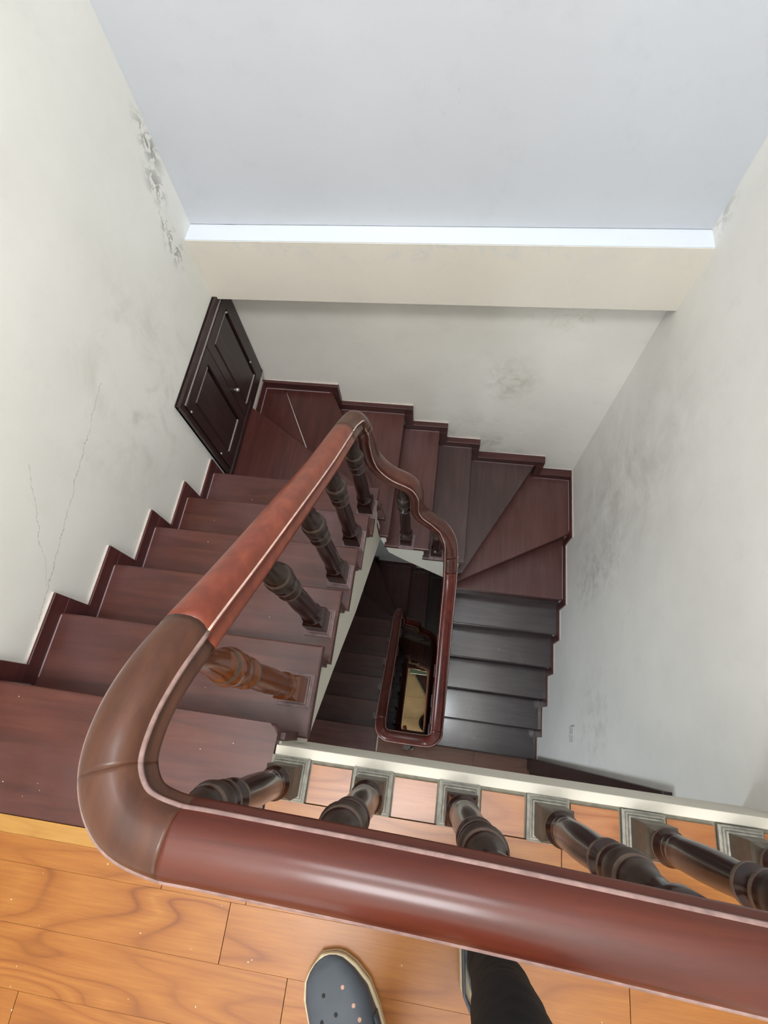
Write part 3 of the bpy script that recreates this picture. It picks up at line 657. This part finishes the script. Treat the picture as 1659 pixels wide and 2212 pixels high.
bm = bmesh.new(); n = 24; rg = []
for z, r in ((0.008, .10), (0.05, .17), (0.14, .21), (0.22, .19), (0.25, .16), (0.255, .15), (0.24, .14), (0.20, .13)):
    rg.append([bm.verts.new((1.27+0.8*r*math.cos(2*math.pi*i/n), 0.24+0.8*r*math.sin(2*math.pi*i/n), ZG+z)) for i in range(n)])
for a, b in zip(rg, rg[1:]):
    for i in range(n): bm.faces.new((a[i], a[(i+1)%n], b[(i+1)%n], b[i])).smooth = True
bm.faces.new(rg[0]); bm.faces.new(rg[-1]); obj('bowl', bm, 'trouser', kt, (1.33, 0.3, ZG))
bm = bmesh.new(); n = 24
bmesh.ops.create_cone(bm, cap_ends=True, segments=24, radius1=0.10, radius2=0.10, depth=0.01, matrix=Matrix.Translation((1.27, 0.24, ZG+0.245))); tube(bm, (1.27, 0.24, ZG+0.25), (1.27, 0.24, ZG+0.28), 0.02, 0.014)
obj('lid', bm, 'trouser', kt, (1.36, 0.26, ZG+0.24)); 
# ------------------------------------------------------------------ person: only the legs are in view, behind the rail
pe = thing('person', 'person standing behind the landing rail in black trousers and slate perforated clogs', 'person', (1.18, -0.42, 0))
def loft(bm, rings, n=20):
    R_ = []
    for c, rx, ry, ax in rings:       # ax: rotation about z
        c = Vector(c); R_.append([bm.verts.new(c + Vector((rx*math.cos(t)*math.cos(ax)-ry*math.sin(t)*math.sin(ax), rx*math.cos(t)*math.sin(ax)+ry*math.sin(t)*math.cos(ax), 0))) for t in [2*math.pi*i/n for i in range(n)]])
    for a, b in zip(R_, R_[1:]):
        for i in range(n): bm.faces.new((a[i], a[(i+1)%n], b[(i+1)%n], b[i]))
    bm.faces.new(R_[0][::-1]); bm.faces.new(R_[-1])
RL = [((1.300, -0.292, 0.075), .047), ((1.298, -0.285, 0.14), .043), ((1.292, -0.270, 0.28), .050), ((1.284, -0.258, 0.40), .054), ((1.280, -0.262, 0.50), .060), ((1.276, -0.30, 0.66), .072), ((1.262, -0.36, 0.84), .086)]
LL = [((1.095, -0.520, 0.085), .050), ((1.098, -0.515, 0.14), .047), ((1.100, -0.495, 0.28), .055), ((1.102, -0.465, 0.46), .060), ((1.104, -0.455, 0.52), .063), ((1.106, -0.445, 0.66), .074), ((1.112, -0.43, 0.84), .086)]
PEL = [((1.185, -0.40, 0.80), .15, .10), ((1.187, -0.405, 0.88), .165, .115), ((1.187, -0.41, 0.96), .155, .105), ((1.187, -0.41, 1.02), .14, .095)]
def clothe(name, grow, mat, zfloor, feet):
    bm = bmesh.new()
    for L in (RL, LL):
        rs = [(c, r*grow, r*grow, 0) for c, r in L]
        if feet:
            c0 = L[0][0]; rs = [((c0[0], c0[1], 0.045), .032, .036, 0)] + [(c, max(r*grow, .03), max(r*grow, .03), 0) for c, r in L]
        loft(bm, rs)
    loft(bm, [(c, a*grow, b*grow, 0) for c, a, b in PEL])
    if feet:
        for (toe, ang, s) in FEET:
            rs = []
            d = Vector((math.cos(ang), math.sin(ang), 0))
            m2 = Matrix.Rotation(ang-math.pi/2, 3, 'Z')
            for t, hw, hh in ((0.02, .022, .010), (0.05, .036, .013), (0.09, .041, .018), (0.14, .038, .024), (0.19, .033, .030), (0.24, .030, .026), (0.262, .02, .018)):
                cc = Vector(toe) - d*t; rs.append([cc + m2 @ Vector((hw*math.cos(a), 0, 0)) + Vector((0, 0, 0.026+hh*0.8+hh*0.8*math.sin(a))) for a in [2*math.pi*i/16 for i in range(16)]])
            V = [[bm.verts.new(v) for v in r] for r in rs]
            for a, b in zip(V, V[1:]):
                for i in range(16): bm.faces.new((a[i], a[(i+1)%16], b[(i+1)%16], b[i]))
            bm.faces.new(V[0][::-1]); bm.faces.new(V[-1])
    o = obj(name, bm, mat, pe, (1.18, -0.42, 0), smooth=True)
    rm = o.modifiers.new('remesh', 'REMESH'); rm.mode = 'VOXEL'; rm.voxel_size = 0.007; rm.use_smooth_shade = True
    sm = o.modifiers.new('smooth', 'SMOOTH'); sm.iterations = 6; sm.factor = 0.5
    return o
FEET = [((0.972, -0.348, 0), math.radians(127), -1), ((1.288, -0.100, 0), math.radians(92), 1)]
clothe('body', 0.80, 'skin', 0, True)
tr = clothe('trousers', 1.0, 'trouser', 0.1, False)
# soft creases in the cloth
tx = bpy.data.textures.new('folds', 'CLOUDS'); tx.noise_scale = 0.06
dm = tr.modifiers.new('folds', 'DISPLACE'); dm.texture = tx; dm.strength = 0.008; dm.mid_level = 0.5
# half widths of a clog from toe (0) to heel (1): (inner, outer)
OUT = [(0.0, .0, .0), (0.012, .013, .015), (0.035, .023, .027), (0.07, .032, .038), (0.15, .043, .049), (0.28, .052, .056), (0.42, .050, .053), (0.58, .043, .045), (0.75, .040, .041), (0.88, .038, .038), (0.96, .026, .026), (1.0, .0, .0)]
def clog(toe, ang, s):
    L = 0.29; KW = 1.20 if s < 0 else 1.10; d = Vector((math.cos(ang), math.sin(ang), 0)); sd = Vector((math.sin(ang), -math.cos(ang), 0))   # sd = right
    T = Vector(toe)+d*0.0
    def outline(grow, n=1):
        l, r = [], []
        for t, a, b in OUT:
            wl, wr = (a*KW, b*KW) if s > 0 else (b*KW, a*KW)
            base = T - d*(t*L) + (d*grow if t == 0 else (-d*grow if t == 1 else Vector((0,0,0))))
            g = grow if 0 < t < 1 else 0
            l.append(base - sd*(wl+g)); r.append(base + sd*(wr+g))
        return r + l[-2:0:-1]
    def layer(bm, levels, mi=0):
        Rg = [[bm.verts.new(v + Vector((0, 0, z))) for v in outline(g)] for z, g in levels]
        for a, b in zip(Rg, Rg[1:]):
            n = len(a)
            for i in range(n): bm.faces.new((a[i], a[(i+1)%n], b[(i+1)%n], b[i])).smooth = True
        bm.faces.new(Rg[0][::-1]); bm.faces.new(Rg[-1])
    # upper: dome from the toe to the instep
    bm = bmesh.new(); rows = []; nn = 18
    def hgt(t): return 0.030 + 0.046*min(1, (t/0.42))**0.75
    ts = [0.0, .012, .035, .07, .11, .16, .22, .28, .35, .42, .48]
    def wid(t):
        for (t0, a0, b0), (t1, a1, b1) in zip(OUT, OUT[1:]):
            if t0 <= t <= t1: k = (t-t0)/(t1-t0); return a0+(a1-a0)*k, b0+(b1-b0)*k
    def surf(t, a):
        wa, wb = wid(t); wl, wr = (wa*KW, wb*KW) if s > 0 else (wb*KW, wa*KW)
        x = math.cos(a); wx = (wr if x >= 0 else wl)
        hh = hgt(t) - 0.026
        sn = max(0.0, math.sin(a))
        return T - d*(t*L) + sd*(x*abs(x)**-0.25*wx if x else 0)*0.985 + Vector((0, 0, 0.026 + hh*sn**0.7*(1 if t > 0.02 else 0.45)))
    for t in ts: rows.append([bm.verts.new(surf(max(t, 0.004), math.pi*i/nn)) for i in range(nn+1)])
    for a, b in zip(rows, rows[1:]):
        for i in range(nn): bm.faces.new((a[i], a[i+1], b[i+1], b[i])).smooth = True
    c = obj('clog', bm, 'clog', pe, tuple(T)); so = c.modifiers.new('thick', 'SOLIDIFY'); so.thickness = 0.004; so.offset = -1
    # heel rim and strap
    bm = bmesh.new(); layer(bm, [(0.0, 0.002), (0.003, 0.0045), (0.010, 0.005), (0.0115, 0.0035), (0.014, 0.0035), (0.0155, 0.005), (0.024, 0.0045), (0.027, 0.002)])
    obj('sole', bm, 'sole', c, tuple(T))
    bm = bmesh.new(); layer(bm, [(0.0110, 0.0039), (0.0145, 0.0039)]); obj('sole_groove', bm, 'sole_dark', c, tuple(T))
    bm = bmesh.new(); prev = None; ca = []
    for i in range(13):
        a = math.pi*i/12; wa = 0.047
        ca.append(T - d*(0.45*L + math.sin(a)*0.50*L) + sd*(wa*math.cos(a)) + Vector((0, 0, 0.055+0.01*math.sin(a))))
    for i, p in enumerate(ca):
        v = (bm.verts.new(p+Vector((0,0,-0.008))), bm.verts.new(p+Vector((0,0,0.008))))
        if prev: bm.faces.new((prev[0], v[0], v[1], prev[1]))
        prev = v
    o = obj('heel_strap', bm, 'clog', c, tuple(T)); so = o.modifiers.new('thick', 'SOLIDIFY'); so.thickness = 0.004
    bm = bmesh.new(); prev = None       # low side wall round the heel
    wall_t = [t for t, a, b in OUT if t >= 0.42]
    side = lambda t, k: (lambda w: T - d*(t*L) + sd*k*(w[1] if (k > 0) == (s > 0) else w[0])*KW*0.97)(wid(t))
    loop = [side(t, 1) for t in wall_t] + [side(t, -1) for t in wall_t[-2::-1]]
    for i, p in enumerate(loop):
        hh = 0.050 + 0.012*abs(i-(len(loop)-1)/2)/((len(loop)-1)/2)
        v = (bm.verts.new(p+Vector((0, 0, 0.024))), bm.verts.new(Vector((p.x, p.y, hh))))
        if prev: bm.faces.new((prev[0], v[0], v[1], prev[1])).smooth = True
        prev = v
    o = obj('heel_wall', bm, 'clog', c, tuple(T)); so = o.modifiers.new('thick', 'SOLIDIFY'); so.thickness = 0.005; so.offset = 0
    # vent holes
    hs = [(0.17, 1.75, 0), (0.19, 1.25, 1), (0.28, 2.0, 0), (0.285, 1.60, 0), (0.30, 1.15, 1), (0.36, 2.25, 0), (0.37, 1.85, 1), (0.385, 1.50, 1), (0.375, 1.10, 1)]
    for t, a, m in hs:
        p = surf(t, a); q = surf(t+0.01, a)-p; r_ = surf(t, a+0.05)-p; nrm = q.cross(r_).normalized()
        if nrm.z < 0: nrm = -nrm
        bm = bmesh.new(); bmesh.ops.create_cone(bm, cap_ends=True, segments=14, radius1=0.0038, radius2=0.0034, depth=0.0016, matrix=Matrix.Translation(p) @ nrm.to_track_quat('Z', 'Y').to_matrix().to_4x4())
        obj('vent_hole', bm, 'skin' if m else 'dark', c, tuple(p))
for f in FEET: clog(*f)
# ------------------------------------------------------------------ flecks of plaster on the boards
bm = bmesh.new()
def fleck(x, y, z, r):
    m = Matrix.Translation((x, y, z+r*0.3)) @ Matrix.Rotation(random.random()*3, 4, 'Z') @ Matrix.Diagonal((1, 0.7, 0.4, 1))
    bmesh.ops.create_icosphere(bm, subdivisions=1, radius=r, matrix=m)
for i in range(46): fleck(random.uniform(0.05, 1.9), random.uniform(-0.55, -0.10), 0.0, random.uniform(0.0008, 0.0019))
for i in range(16): fleck(random.uniform(0.1, 0.75), random.uniform(-0.2, 0.05), 0.0, random.uniform(0.0008, 0.0018))
for i in range(1, 6):
    for k in range(5): fleck(random.uniform(0.15, 0.8), random.uniform(Y0+(i-1)*G+0.01, Y0+i*G-0.02), -i*R, random.uniform(0.0008, 0.002))
o = obj('plaster_flecks', bm, 'fleck'); tag(o, 'scattered tiny white plaster flecks on the oak floor and top treads', 'debris'); o['kind'] = 'stuff'
